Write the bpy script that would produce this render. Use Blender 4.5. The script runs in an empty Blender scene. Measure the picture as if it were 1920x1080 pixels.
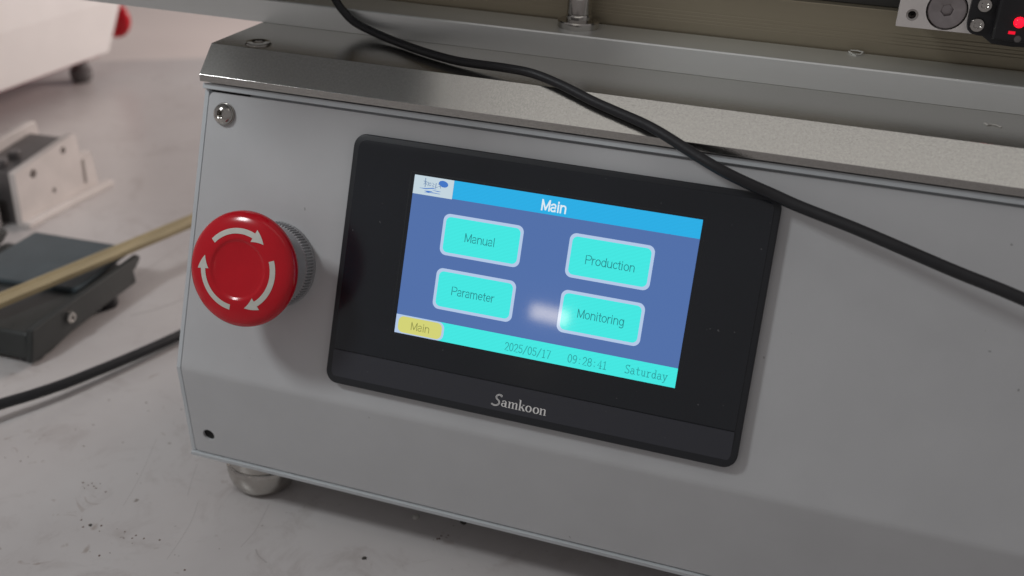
import bpy, bmesh, math, random
from mathutils import Vector, Matrix
random.seed(7)
S = 0.001                                   # everything below is written in millimetres
sc = bpy.context.scene
COL = sc.collection
R = math.radians
def lin(c):
    return tuple(((v/255)/12.92 if v/255 <= .04045 else ((v/255+.055)/1.055)**2.4) for v in c)

# ------------------------------------------------------------------ camera
cam_d = bpy.data.cameras.new('camera'); cam = bpy.data.objects.new('camera', cam_d); COL.objects.link(cam)
cam_d.sensor_width = 36; cam_d.lens = 37.6; cam_d.clip_start = .01; cam_d.clip_end = 50
right = Vector((0.94892, 0.31323, 0.03784)); down = Vector((0.17398, -0.41942, -0.89096)); fwd = Vector((-0.26320, 0.85204, -0.45250))
C = Vector((132.4, -480.2, 246.3))
m = Matrix.Identity(4)
for i in range(3):
    m[i][0] = right[i]; m[i][1] = -down[i]; m[i][2] = -fwd[i]; m[i][3] = C[i]*S
cam.matrix_world = m
cam_d.dof.use_dof = True; cam_d.dof.focus_distance = .555; cam_d.dof.aperture_fstop = 6.5
sc.camera = cam

# ------------------------------------------------------------------ world and lamps
w = bpy.data.worlds.new("World"); sc.world = w; w.use_nodes = True
w.node_tree.nodes['Background'].inputs[0].default_value = (.98, .93, .94, 1)
w.node_tree.nodes['Background'].inputs[1].default_value = .24
sc.view_settings.view_transform = 'Standard'; sc.view_settings.look = 'None'
sc.view_settings.exposure = 0; sc.view_settings.gamma = 1

def area(name, pos, target, sx, sy, power, color):
    d = bpy.data.lights.new(name, 'AREA'); d.shape = 'RECTANGLE'; d.size = sx*S; d.size_y = sy*S
    d.energy = power; d.color = color
    o = bpy.data.objects.new(name, d); COL.objects.link(o)
    o.location = Vector(pos)*S
    o.rotation_euler = (Vector(target)-Vector(pos)).to_track_quat('-Z', 'Y').to_euler()
    return o
area('left_key_lamp', (-575, -400, 612), (-330, 20, -60), 130, 130, 2.5, (.94, .98, 1))  # key lamp, set along the direction of the cast shadows
area('ceiling_panel_lamp', (330, -560, 1980), (330, -100, 0), 2200, 420, 1.5, (1, .98, .92))
area('ceiling_strip_lamp', (-759, -3263, 615), (0, 0, 0), 138, 52, .17, (1, .88, .66))
area('added_back_fill', (400, 1800, 520), (-700, 450, -120), 700, 500, 21, (1, .87, .81))  # unseen fill, added to brighten the white machine and the bracket
area('added_floor_fill', (-1300, 4300, 900), (-2500, 3300, -900), 1500, 1500, 37, (1, .92, .88))  # unseen fill, added to brighten the far floor

# ------------------------------------------------------------------ materials
def mat(name, col, rough=.5, metal=0., noise=0., nscale=40., bump=0., bscale=400., emit=None, estr=1., spec=.5, aniso=None, coat=0.):
    mt = bpy.data.materials.new(name); mt.use_nodes = True; nt = mt.node_tree; b = nt.nodes['Principled BSDF']
    col = tuple(col[:3])
    b.inputs['Base Color'].default_value = (*col, 1); b.inputs['Roughness'].default_value = rough
    b.inputs['Metallic'].default_value = metal; b.inputs['Specular IOR Level'].default_value = spec
    if coat: b.inputs['Coat Weight'].default_value = coat; b.inputs['Coat Roughness'].default_value = .08
    tc = nt.nodes.new('ShaderNodeTexCoord')
    src = tc.outputs['Object']
    if aniso:
        mp = nt.nodes.new('ShaderNodeMapping'); mp.inputs['Scale'].default_value = aniso
        nt.links.new(src, mp.inputs[0]); src = mp.outputs[0]
    if noise:
        n = nt.nodes.new('ShaderNodeTexNoise'); n.inputs['Scale'].default_value = nscale; n.inputs['Detail'].default_value = 6
        nt.links.new(src, n.inputs['Vector'])
        r = nt.nodes.new('ShaderNodeValToRGB'); r.color_ramp.elements[0].position = .3; r.color_ramp.elements[1].position = .7
        r.color_ramp.elements[0].color = (*[c*(1-noise) for c in col], 1); r.color_ramp.elements[1].color = (*[min(1, c*(1+noise)) for c in col], 1)
        nt.links.new(n.outputs['Fac'], r.inputs[0]); nt.links.new(r.outputs[0], b.inputs['Base Color'])
        mr = nt.nodes.new('ShaderNodeMapRange'); mr.inputs['To Min'].default_value = rough*.85; mr.inputs['To Max'].default_value = min(1, rough*1.18)
        nt.links.new(n.outputs['Fac'], mr.inputs[0]); nt.links.new(mr.outputs[0], b.inputs['Roughness'])
    if bump:
        n2 = nt.nodes.new('ShaderNodeTexNoise'); n2.inputs['Scale'].default_value = bscale; n2.inputs['Detail'].default_value = 4
        nt.links.new(src, n2.inputs['Vector'])
        bp = nt.nodes.new('ShaderNodeBump'); bp.inputs['Strength'].default_value = bump; bp.inputs['Distance'].default_value = .0004
        nt.links.new(n2.outputs['Fac'], bp.inputs['Height']); nt.links.new(bp.outputs[0], b.inputs['Normal'])
    if emit:
        b.inputs['Emission Color'].default_value = (*emit, 1); b.inputs['Emission Strength'].default_value = estr
    return mt

def specks(mt, col, scale, thr, rough=.7):
    nt = mt.node_tree; b = nt.nodes['Principled BSDF']; tc = [n for n in nt.nodes if n.type == 'TEX_COORD'][0]
    v = nt.nodes.new('ShaderNodeTexNoise'); v.inputs['Scale'].default_value = scale; v.inputs['Detail'].default_value = 1
    nt.links.new(tc.outputs['Object'], v.inputs['Vector'])
    r = nt.nodes.new('ShaderNodeMapRange'); r.inputs['From Min'].default_value = thr; r.inputs['From Max'].default_value = thr+.03
    nt.links.new(v.outputs['Fac'], r.inputs[0])
    mx = nt.nodes.new('ShaderNodeMix'); mx.data_type = 'RGBA'; nt.links.new(r.outputs[0], mx.inputs[0])
    k = b.inputs['Base Color']
    if k.links: nt.links.new(k.links[0].from_socket, mx.inputs[6])
    else: mx.inputs[6].default_value = k.default_value
    mx.inputs[7].default_value = (*col, 1); nt.links.new(mx.outputs[2], k)
M_panel = mat('panel_paint', (.54, .545, .55), .42, noise=.03, nscale=30, bump=.12, bscale=2500)
M_chassis = mat('chassis_paint', (.56, .59, .605), .4, noise=.04, nscale=30, bump=.1, bscale=2200)
M_alu = mat('cast_aluminium', (.52, .51, .485), .18, 1, noise=.09, nscale=900, bump=.15, bscale=1500)
M_rail = mat('anodised_aluminium', (.80, .82, .80), .34, .75, noise=.06, nscale=25, bump=.15, bscale=1200, aniso=(.05, 1, 1))
M_brown = mat('champagne_anodised', (.31, .27, .195), .42, .6, noise=.08, nscale=60, bump=.12, bscale=900, aniso=(.04, 1, 1))
M_dark = mat('dark_steel', (.035, .034, .03), .45, noise=.2, nscale=50)
M_black = mat('black_plastic', (.012, .012, .014), .38, noise=.15, nscale=80, bump=.1, bscale=1800)
M_bezel = mat('bezel_plastic', (.015, .017, .021), .40, bump=.1, bscale=2200)
M_glass = mat('black_glass', (.011, .014, .019), .17, noise=.1, nscale=20, spec=.6)
M_strip = mat('grey_plastic', (.040, .042, .052), .45, bump=.1, bscale=2200)
specks(M_glass, (.10, .10, .105), 520, .785); specks(M_strip, (.13, .13, .13), 520, .785); specks(M_panel, (.32, .32, .32), 200, .80)
M_print = mat('silver_print', (.85, .84, .82), .4)
M_red = mat('red_plastic', (.56, .006, .016), .17, noise=.05, nscale=60, spec=.42)
M_redin = mat('red_plastic_face', (.42, .006, .012), .24, noise=.05, nscale=60, coat=.25)
M_white = mat('white_print', (.62, .62, .56), .5, noise=.05, nscale=300)
M_collar = mat('grey_plastic_collar', (.34, .34, .35), .42, noise=.08, nscale=100)
M_chrome = mat('polished_steel', (.50, .48, .45), .14, 1, noise=.12, nscale=120, bump=.05, bscale=300)
M_hole_shade = mat('hole_shade', (.008, .008, .008), .8)  # near-black: shade inside holes and gaps put into the colour
M_rubber = mat('cable_rubber', (.012, .012, .014), .45, noise=.15, nscale=200, bump=.2, bscale=1500)
M_pad = mat('treadle_pad', (.07, .09, .10), .32, noise=.12, nscale=40, bump=.3, bscale=900)
M_pedal = mat('pedal_casting', (.030, .033, .032), .42, noise=.15, nscale=40, bump=.25, bscale=700)
M_wood = mat('yellow_wood', (.42, .34, .20), .5, noise=.18, nscale=90, aniso=(1, .07, 1), bump=.2, bscale=300)
M_brk = mat('milled_aluminium', (.72, .67, .64), .5, .1, noise=.06, nscale=40, bump=.15, bscale=600)
M_brkd = mat('bracket_steel', (.16, .15, .15), .45, .5, noise=.15, nscale=40)
M_box = mat('white_cover', (.82, .79, .775), .38, noise=.03, nscale=15)
M_redu = mat('red_bounce', (.30, .03, .05), .4, noise=.1, nscale=20)  # red of the sheet added to tint the table
M_wallf = mat('far_floor_paint', (.62, .54, .51), .5, noise=.08, nscale=1.2)
M_crumb = mat('dark_grit', (.05, .045, .04), .8, noise=.3, nscale=500)
M_flake = mat('white_flake', (.55, .54, .50), .7)
M_led = mat('red_led', (.3, 0, .01), .15, emit=(1, .003, .014), estr=3.2)
M_led_reflection = mat('led_reflection_red', (.3, 0, .01), .2, emit=(1, .003, .03), estr=.8)  # glow for the painted reflection of the LED

def screen_mat(name, rgb, k=1.0, rgb2=None, moire=.0, mid=None):
    e = lin(rgb)
    mt = mat(name, (.004, .005, .006), .045, emit=e, estr=k, spec=.75)
    pb = mt.node_tree.nodes['Principled BSDF']; pb.inputs['Coat Weight'].default_value = .3; pb.inputs['Coat Roughness'].default_value = .2
    nt = mt.node_tree; b = nt.nodes['Principled BSDF']; tc = [n for n in nt.nodes if n.type == 'TEX_COORD'][0]
    if rgb2:
        sp = nt.nodes.new('ShaderNodeSeparateXYZ'); nt.links.new(tc.outputs['Generated'], sp.inputs[0])
        mx = nt.nodes.new('ShaderNodeMix'); mx.data_type = 'RGBA'
        nt.links.new(sp.outputs[0], mx.inputs['Factor'])
        mx.inputs[6].default_value = (*e, 1); mx.inputs[7].default_value = (*lin(rgb2), 1)
        nt.links.new(mx.outputs[2], b.inputs['Emission Color'])
        if mid:
            rr = nt.nodes.new('ShaderNodeValToRGB'); el = rr.color_ramp.elements; rr.color_ramp.interpolation = 'B_SPLINE'
            el.new(.5); el[0].position = .0; el[1].position = .47; el[2].position = 1
            el[0].color = (*e, 1); el[1].color = (*lin(mid), 1); el[2].color = (*lin(rgb2), 1)
            nz = nt.nodes.new('ShaderNodeTexNoise'); nz.inputs['Scale'].default_value = 9; nt.links.new(tc.outputs['Object'], nz.inputs['Vector'])
            ma = nt.nodes.new('ShaderNodeMath'); ma.operation = 'MULTIPLY_ADD'; ma.inputs[1].default_value = .3; nt.links.new(nz.outputs['Fac'], ma.inputs[0])
            mb = nt.nodes.new('ShaderNodeMath'); mb.operation = 'SUBTRACT'; mb.inputs[1].default_value = .15; nt.links.new(sp.outputs[0], mb.inputs[0])
            nt.links.new(mb.outputs[0], ma.inputs[2]); nt.links.new(ma.outputs[0], rr.inputs[0]); nt.links.new(rr.outputs[0], b.inputs['Emission Color'])
    if moire:                                # pixel rows of the liquid crystal panel
        wv = nt.nodes.new('ShaderNodeTexWave'); wv.inputs['Scale'].default_value = 190; wv.bands_direction = 'Z'
        mpp = nt.nodes.new('ShaderNodeMapping'); mpp.inputs['Rotation'].default_value = (0, R(24), 0); nt.links.new(tc.outputs['Object'], mpp.inputs[0]); wv.inputs['Distortion'].default_value = 7; wv.inputs['Detail'].default_value = 1; wv.inputs['Detail Scale'].default_value = .3
        nt.links.new(mpp.outputs[0], wv.inputs['Vector'])
        mr = nt.nodes.new('ShaderNodeMapRange'); mr.inputs['To Min'].default_value = k*(1-moire); mr.inputs['To Max'].default_value = k*(1+moire)
        nt.links.new(wv.outputs['Fac'], mr.inputs[0]); nt.links.new(mr.outputs[0], b.inputs['Emission Strength'])
    return mt
E_bg = screen_mat('screen_slate_blue', (62, 88, 134), .93, (80, 100, 152), mid=(80, 118, 184))
E_title = screen_mat('screen_blue', (26, 178, 236), .92, moire=.015)
E_cyan = screen_mat('screen_cyan', (60, 234, 228), .96, moire=.016)
E_edge = screen_mat('screen_pale_blue', (186, 208, 240), .9)
E_yel = screen_mat('screen_yellow', (214, 214, 118), .95)
E_logo = screen_mat('screen_white', (198, 216, 226), .95)
E_lblue = screen_mat('screen_logo_blue', (62, 120, 205), .9)
E_lpale = screen_mat('screen_logo_pale', (150, 185, 220), .9)
E_txt = screen_mat('screen_text_teal', (24, 130, 134), .95)
E_txt2 = screen_mat('screen_text_pale_teal', (34, 158, 158), .95)
E_txty = screen_mat('screen_text_olive', (140, 142, 70), .95)
E_wht = screen_mat('screen_text_white', (225, 240, 248), .95)

# ------------------------------------------------------------------ object helpers
def tag(o, label=None, cat=None, group=None, kind=None):
    if label: o['label'] = label
    if cat: o['category'] = cat
    if group: o['group'] = group
    if kind: o['kind'] = kind
    return o
WORG = {}
def thing(name, loc, label, cat, group=None):
    o = bpy.data.objects.new(name, None); COL.objects.link(o)
    o.location = Vector(loc)*S; o.empty_display_size = .02; WORG[o] = Vector(loc)
    return tag(o, label, cat, group)
def link_mesh(name, me, material, parent=None, smooth=30, bevel=0, bseg=2):
    """me holds millimetre WORLD coordinates; the object's origin is put at its bounding box centre"""
    xs = [v.co for v in me.vertices]
    lo = Vector([min(c[i] for c in xs) for i in range(3)]); hi = Vector([max(c[i] for c in xs) for i in range(3)])
    o0 = (lo+hi)/2
    for v in me.vertices: v.co = (v.co-o0)*S
    me.materials.clear(); me.materials.append(material)
    if smooth:
        me.shade_smooth(); me.set_sharp_from_angle(angle=R(smooth))
    me.update()
    o = bpy.data.objects.new(name, me); COL.objects.link(o); WORG[o] = o0
    if parent:
        o.parent = parent; o.location = (o0-WORG[parent])*S
    else: o.location = o0*S
    if bevel:
        b = o.modifiers.new('bevel', 'BEVEL'); b.width = bevel*S; b.segments = bseg; b.limit_method = 'ANGLE'; b.angle_limit = R(35)
        b.harden_normals = False
    return o
def from_bm(name, bm, material, parent=None, **k):
    bmesh.ops.recalc_face_normals(bm, faces=bm.faces)
    me = bpy.data.meshes.new(name); bm.to_mesh(me); bm.free()
    return link_mesh(name, me, material, parent, **k)
I4 = Matrix.Identity(4)
def box(bm, lo, hi, M=I4):
    v = [bm.verts.new(M @ Vector((x, y, z))) for x in (lo[0], hi[0]) for y in (lo[1], hi[1]) for z in (lo[2], hi[2])]
    for f in ((0,1,3,2),(4,6,7,5),(0,4,5,1),(2,3,7,6),(0,2,6,4),(1,5,7,3)): bm.faces.new([v[i] for i in f])
def prism_x(bm, prof, x0, x1):
    a = [bm.verts.new((x0, y, z)) for y, z in prof]; b = [bm.verts.new((x1, y, z)) for y, z in prof]
    bm.faces.new(a); bm.faces.new(b[::-1]); n = len(prof)
    for i in range(n): bm.faces.new((a[i], b[i], b[(i+1) % n], a[(i+1) % n]))
def lathe(bm, prof, M=I4, n=64, cap=True):
    """prof: (radius or function of angle, height) along local z"""
    rings = []
    for r, z in prof:
        ring = []
        for k in range(n):
            t = 2*math.pi*k/n; rr = r(t) if callable(r) else r
            ring.append(bm.verts.new(M @ Vector((rr*math.cos(t), rr*math.sin(t), z))))
        rings.append(ring)
    for a, b in zip(rings, rings[1:]):
        for k in range(n): bm.faces.new((a[k], a[(k+1) % n], b[(k+1) % n], b[k]))
    if cap:
        bm.faces.new(rings[0][::-1]); bm.faces.new(rings[-1])
def curve_mesh(cu):
    o = bpy.data.objects.new('tmp', cu); COL.objects.link(o)
    dg = bpy.context.evaluated_depsgraph_get(); dg.update()
    me = bpy.data.meshes.new_from_object(o.evaluated_get(dg))
    bpy.data.objects.remove(o); return me
def flat(loops, depth=0., bev=0.):
    """2D outline with holes -> mesh in the local xy plane, thickness +-depth"""
    cu = bpy.data.curves.new('outline', 'CURVE'); cu.dimensions = '2D'; cu.fill_mode = 'BOTH' if depth else 'FRONT'
    cu.extrude = depth; cu.bevel_depth = bev; cu.bevel_resolution = 2
    for lp in loops:
        s = cu.splines.new('POLY'); s.points.add(len(lp)-1); s.use_cyclic_u = True
        for p_, q in zip(s.points, lp): p_.co = (q[0], q[1], 0, 1)
    me = curve_mesh(cu); bpy.data.curves.remove(cu)
    bm = bmesh.new(); bm.from_mesh(me); bmesh.ops.remove_doubles(bm, verts=bm.verts, dist=1e-4); bm.to_mesh(me); bm.free()
    return me
def plate(name, loops, depth, M, material, parent, bev=0., **k):
    """front face at local z = 0, body behind it"""
    me = flat(loops, max(depth/2-bev, 1e-3) if depth else 0, bev)
    me.transform(M @ Matrix.Translation((0, 0, -depth/2)))
    return link_mesh(name, me, material, parent, **k)
def rrect(x0, y0, x1, y1, r, n=8):
    if not isinstance(r, (list, tuple)): r = [r]*4          # order: lower left, lower right, upper right, upper left
    out = []
    for (cx, cy, a0), rr in zip(((x0, y0, 180), (x1, y0, 270), (x1, y1, 0), (x0, y1, 90)), r):
        sx = 1 if cx == x0 else -1; sy = 1 if cy == y0 else -1
        if rr <= 0: out.append((cx, cy)); continue
        for k in range(n+1):
            t = R(a0+90*k/n); out.append((cx+sx*rr+rr*math.cos(t), cy+sy*rr+rr*math.sin(t)))
    return out
def circ(x, y, r, n=32): return [(x+r*math.cos(-2*math.pi*k/n), y+r*math.sin(-2*math.pi*k/n)) for k in range(n)]
def smooth_path(P, n=10):
    P = [Vector(p) for p in P]; Q = [P[0]*2-P[1]]+P+[P[-1]*2-P[-2]]; out = []
    for i in range(1, len(Q)-2):
        a, b, c, d = Q[i-1:i+3]
        for k in range(n):
            t = k/n
            out.append(.5*((2*b)+(c-a)*t+(2*a-5*b+4*c-d)*t*t+(3*b-a-3*c+d)*t**3))
    out.append(P[-1]); return out
def tube(bm, P, r, n=20):
    rings = []; up = Vector((0, 0, 1)); prev = None
    for i, p in enumerate(P):
        t = (P[min(i+1, len(P)-1)]-P[max(i-1, 0)]).normalized()
        if prev is None: u = t.cross(up).normalized()
        else: u = (prev-t*prev.dot(t)).normalized()
        prev = u; v = t.cross(u)
        rr = r(i/(len(P)-1)) if callable(r) else r
        rings.append([bm.verts.new(p+rr*(u*math.cos(2*math.pi*k/n)+v*math.sin(2*math.pi*k/n))) for k in range(n)])
    for a, b in zip(rings, rings[1:]):
        for k in range(n): bm.faces.new((a[k], a[(k+1) % n], b[(k+1) % n], b[k]))
    bm.faces.new(rings[0][::-1]); bm.faces.new(rings[-1])

# panel frame: local x = along the machine, y = up the leaning panel, z = out of it
TILT = R(20)
PM = Matrix(((1, 0, 0, 0), (0, math.sin(TILT), -math.cos(TILT), 0), (0, math.cos(TILT), math.sin(TILT), 0), (0, 0, 0, 1)))
def pmat(u, v, n=0.): return PM @ Matrix.Translation((u, v, n))
LOW = R(4.9); SB = -88.9                    # the sheet bends at s = SB and its lower part leans back under
BEND = PM @ Vector((0, SB, 0))
def fold(u, s, n=0.):
    if s >= SB: return PM @ Vector((u, s, n))
    d = SB-s
    dirn = Vector((0, math.sin(LOW), -math.cos(LOW))); nrm = Vector((0, -math.cos(LOW), -math.sin(LOW)))
    return BEND+Vector((u, 0, 0))+dirn*d+nrm*n

# =================================================================== ground
def table_mat():
    mt = mat('table_laminate', (.40, .375, .36), .3); nt = mt.node_tree; b = nt.nodes['Principled BSDF']; L = nt.links.new
    tc = [n for n in nt.nodes if n.type == 'TEX_COORD'][0]
    def noise(sc_, det=6, rough=.6, vec=None, dist=0):
        n = nt.nodes.new('ShaderNodeTexNoise'); n.inputs['Scale'].default_value = sc_; n.inputs['Detail'].default_value = det
        n.inputs['Roughness'].default_value = rough; n.inputs['Distortion'].default_value = dist; L(vec or tc.outputs['Object'], n.inputs['Vector']); return n.outputs['Fac']
    def ramp(fac, stops):
        r = nt.nodes.new('ShaderNodeValToRGB'); e = r.color_ramp.elements
        while len(e) < len(stops): e.new(.5)
        for q, (p_, c) in zip(e, stops): q.position = p_; q.color = (c[0], c[1], c[2], 1)
        L(fac, r.inputs[0]); return r.outputs[0]
    def mul(a, c, f=1.):
        x = nt.nodes.new('ShaderNodeMix'); x.data_type = 'RGBA'; x.blend_type = 'MULTIPLY'; x.inputs[0].default_value = f
        L(a, x.inputs[6]); L(c, x.inputs[7]); return x.outputs[2]
    base = ramp(noise(7, 8, .62), [(.28, (.51, .475, .465)), (.5, (.56, .53, .52)), (.75, (.60, .575, .565))])
    cloud = ramp(noise(24, 5, .7, dist=.6), [(.30, (.86, .84, .83)), (.45, (1, 1, 1)), (1, (1, 1, 1))])
    specks = ramp(noise(150, 2, .5), [(.20, (.5, .46, .43)), (.25, (1, 1, 1)), (1, (1, 1, 1))])
    stain = ramp(noise(46, 3, .55, dist=1.5), [(.25, (.60, .52, .47)), (.33, (1, 1, 1)), (1, (1, 1, 1))])
    # hair-thin scratches: bands stretched along two directions
    sc_out = []
    for rot, s_ in ((20, 1.), (-38, .8)):
        mp = nt.nodes.new('ShaderNodeMapping'); mp.inputs['Rotation'].default_value = (0, 0, R(rot)); mp.inputs['Scale'].default_value = (60*s_, 2.2*s_, 1)
        L(tc.outputs['Object'], mp.inputs[0])
        sc_out.append(ramp(noise(1.0, 2, .4, vec=mp.outputs[0]), [(.22, (.74, .73, .72)), (.255, (1, 1, 1)), (1, (1, 1, 1))]))
    c = mul(mul(mul(mul(mul(base, cloud), specks), stain, .7), sc_out[0]), sc_out[1])
    L(c, b.inputs['Base Color'])
    r2 = nt.nodes.new('ShaderNodeMapRange'); r2.inputs['To Min'].default_value = .22; r2.inputs['To Max'].default_value = .42
    L(noise(30, 4), r2.inputs[0]); L(r2.outputs[0], b.inputs['Roughness'])
    bp = nt.nodes.new('ShaderNodeBump'); bp.inputs['Strength'].default_value = .12; bp.inputs['Distance'].default_value = .0006
    L(noise(90, 5), bp.inputs['Height']); L(bp.outputs[0], b.inputs['Normal'])
    return mt
TZ = -183
me = flat([[(-1700, -1400), (1500, -1400), (1500, 2340), (-780, 863), (-872, 803), (-1700, 265)]], 15)
me.transform(Matrix.Translation((0, 0, TZ-15)))
tag(link_mesh('table_top', me, table_mat(), None, bevel=1.5), kind='structure')
bm = bmesh.new(); box(bm, (-7000, -3500, -920), (4000, 9000, -900))
tag(from_bm('floor', bm, M_wallf, smooth=0), kind='structure')

# =================================================================== the machine
mach = thing('benchtop_machine', (200, 60, TZ), 'grey metal machine with touch screen and red stop button, standing on the dirty white table', 'machine')
XL, XR = -208.8, 620
# chassis body (profile in y, z)
def at(s, n): v = fold(0, s, n); return (v.y, v.z)
SEND = SB-61.4                               # where the lower sheet ends
t1, t2, t3 = at(75.6, -2.3), at(SB, -2.3), at(SEND-3.6, -2.3)
bm = bmesh.new(); prism_x(bm, [t1, t2, t3, (300, t3[1]), (300, t1[1])], XL, XR)
from_bm('chassis', bm, M_chassis, mach, smooth=0, bevel=.5)
bm = bmesh.new()                             # folded edge flange round the front sheet
for a, b_ in ((at(72.3, 2.6), at(75.2, 2.6)),):
    c, d = at(75.6, -2.3), at(72.0, -2.3); prism_x(bm, [a, b_, (c[0]-.02, c[1]), (d[0]-.02, d[1])], XL+.02, XR-.02)
a, b_, c, d = at(SEND-1.2, 1.4), at(SEND-3.8, 1.2), at(SEND-3.8, -2.28), at(SEND-1.2, -2.28); prism_x(bm, [a, b_, c, d], XL+.02, XR-.02)
prism_x(bm, [at(71.9, -.3), at(SB, -.3), at(SEND-.7, -.3), at(SEND-.7, -2.28), at(SB, -2.28), at(71.9, -2.28)], XL+.02, XL+2.5)
from_bm('edge_flange', bm, M_chassis, mach, smooth=0, bevel=.12)
# front sheet, folded along one line, with the empty screw hole
outer = rrect(-205.6, SEND, XR-4, 71.0, [1.5, 1.5, 3.5, 3.5])
hole = circ(-194.6, -135.9, 3.9, 28)
me = flat([outer, hole])
bm = bmesh.new(); bm.from_mesh(me)
for off in (-2.5, -1.2, 0, 1.2, 2.5):
    bmesh.ops.bisect_plane(bm, geom=bm.verts[:]+bm.edges[:]+bm.faces[:], plane_co=(0, SB+off, 0), plane_no=(0, 1, 0), dist=1e-4)
for v in bm.verts:
    s = v.co.y; d = s-SB; k = 0
    if abs(d) <= 2.5: k = (2.5-abs(d))**2/2.5*.11
    v.co = fold(v.co.x, s)+ (PM.to_3x3() @ Vector((0, 0, -1)))*k
bmesh.ops.recalc_face_normals(bm, faces=bm.faces)
if sum((f.normal.y*f.calc_area() for f in bm.faces)) > 0: bmesh.ops.reverse_faces(bm, faces=bm.faces)
me2 = bpy.data.meshes.new('front_panel'); bm.to_mesh(me2); bm.free()
fp = link_mesh('front_panel', me2, M_panel, mach, smooth=0)
so = fp.modifiers.new('thick', 'SOLIDIFY'); so.thickness = 1.9*S; so.offset = -1
# near-black disc painting the shade inside the hole
bm = bmesh.new(); hc = fold(-194.6, -135.9, -1.9)
HM = Matrix.Translation(hc) @ Matrix.Rotation(R(90)+LOW, 4, 'X')
lathe(bm, [(4.6, -.2), (4.6, .3)], HM, 28)
from_bm('hole_backing', bm, M_hole_shade, mach)
bm = bmesh.new(); box(bm, (-204.5, 71.12, -2.1), (-181, 72.3, -.4), PM); from_bm('groove_shade_strip', bm, M_hole_shade, mach, smooth=0)  # near-black strip laid in the groove as its shade
# top plate with its wide chamfer
bm = bmesh.new()
prism_x(bm, [(21, 73.0), (21, 76.9), (35.6, 91), (196, 91), (196, 73.0)], -209.2, XR+1)
from_bm('top_plate', bm, M_alu, mach, smooth=0, bevel=.12)
bm = bmesh.new(); star = lambda t: 3.0/math.cos(((t+math.pi/6) % (math.pi/3))-math.pi/6)
lathe(bm, [(7.4, 0), (7.4, .5), (6.9, .9), (3.9, .9), (star, .6), (star, .15)], Matrix.Translation((-186, 46.8, 91)), 48)
from_bm('plate_bolt', bm, M_chrome, mach)
# linear rail on the plate
RX0, RX1 = -900, 700
bm = bmesh.new()
prism_x(bm, [(91.6, 91.02), (91.6, 104.3), (92.4, 105.0), (124.4, 105.0), (124.4, 99), (140, 99), (140, 91.02)], RX0, RX1)
from_bm('front_rail', bm, M_rail, mach, smooth=0, bevel=.15)
prof = [(126.4, 99.05)]
for z in (111.2, 112.9, 114.8, 116.9): prof += [(126.4, z-.22), (126.52, z), (126.4, z+.22)]
prof += [(126.4, 128.2), (126.8, 128.6), (150, 128.6), (150, 99.05)]
bm = bmesh.new(); prism_x(bm, prof, RX0, RX1)
from_bm('guide_beam', bm, M_brown, mach, smooth=0, bevel=0)
bm = bmesh.new(); prism_x(bm, [(150.1, 92), (150.1, 215), (170, 215), (170, 92)], RX0+5, RX1-5)
prism_x(bm, [(134, 128.7), (134, 134), (150.0, 134), (150.0, 128.7)], RX0+5, RX1-5)
from_bm('rear_housing', bm, M_dark, mach, smooth=0, bevel=.5)
# unseen arm, added and shaped to shade the left end of the rail
bm = bmesh.new(); box(bm, (-520, -38, 206), (-124, 150, 240)); box(bm, (-281, -93, 206.3), (-169, -38.1, 239.7))
from_bm('overhead_shade_arm', bm, M_chassis, mach, smooth=0, bevel=1)
# round stop pin on the rail
pin = None
bm = bmesh.new()
lathe(bm, [(11.8, 105.02), (11.9, 105.6), (11.9, 108.2), (11.2, 108.9), (7.6, 108.9)], Matrix.Translation((-17.8, 112.2, 0)), 48)
pin = from_bm('stop_pin_flange', bm, M_chrome, mach)
bm = bmesh.new()
lathe(bm, [(7.4, 108.9), (7.4, 111.4), (6.9, 111.9), (6.6, 112.4), (6.9, 112.9), (6.9, 121.3), (6.3, 122.0), (4.2, 122.2), (4.0, 123.4), (4.6, 124.0), (4.6, 131), (3.8, 132)], Matrix.Translation((-17.8, 112.2, 0)), 48)
from_bm('stop_pin', bm, M_chrome, mach)
# button-head screw, star recess
def star6(r0, a): return lambda t: r0*(1+a*math.cos(6*t))
def button_screw(M, name, parent, r=6.1, h=3.6, mt=None):
    bm = bmesh.new()
    prof = [(r*.96, 0), (r, .4)]
    for k in range(1, 8):
        t = R(90*k/9); prof.append((r*math.cos(t)*.97+r*.03, .4+h*math.sin(t)))
    q = r*.40
    prof += [(star6(q*1.05, .13), .4+h*.985), (star6(q, .15), .4+h*.9), (star6(q*.92, .15), h*.35)]
    lathe(bm, prof, M, 60)
    return from_bm(name, bm, mt or M_chrome, parent, smooth=40)
bm = bmesh.new(); lathe(bm, [(6.4, 0.02), (6.4, 1.0), (5.6, 1.1)], pmat(-194.6, 59.6), 40); from_bm('washer', bm, M_chrome, mach)
button_screw(pmat(-194.6, 59.6, 1.1), 'panel_screw', mach, 6.0, 3.6)
# levelling feet
def foot(x, y):
    bm = bmesh.new()
    lathe(bm, [(14.5, TZ+.05), (16.8, TZ+1.0), (18.8, TZ+3.0), (20.5, TZ+6.2), (21.6, TZ+10), (22.3, TZ+14.5), (22.5, TZ+18.5), (22.0, TZ+19.6), (21.2, TZ+20.2), (21.5, TZ+21.4), (22.4, t3[1]-.05)], Matrix.Translation((x, y, 0)), 64)
    return from_bm('levelling_foot', bm, M_chrome, mach, smooth=50)
for x, y in ((-179.2, 5.5), (590, 5.5), (-179.2, 265), (590, 265)): foot(x, y)

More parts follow.
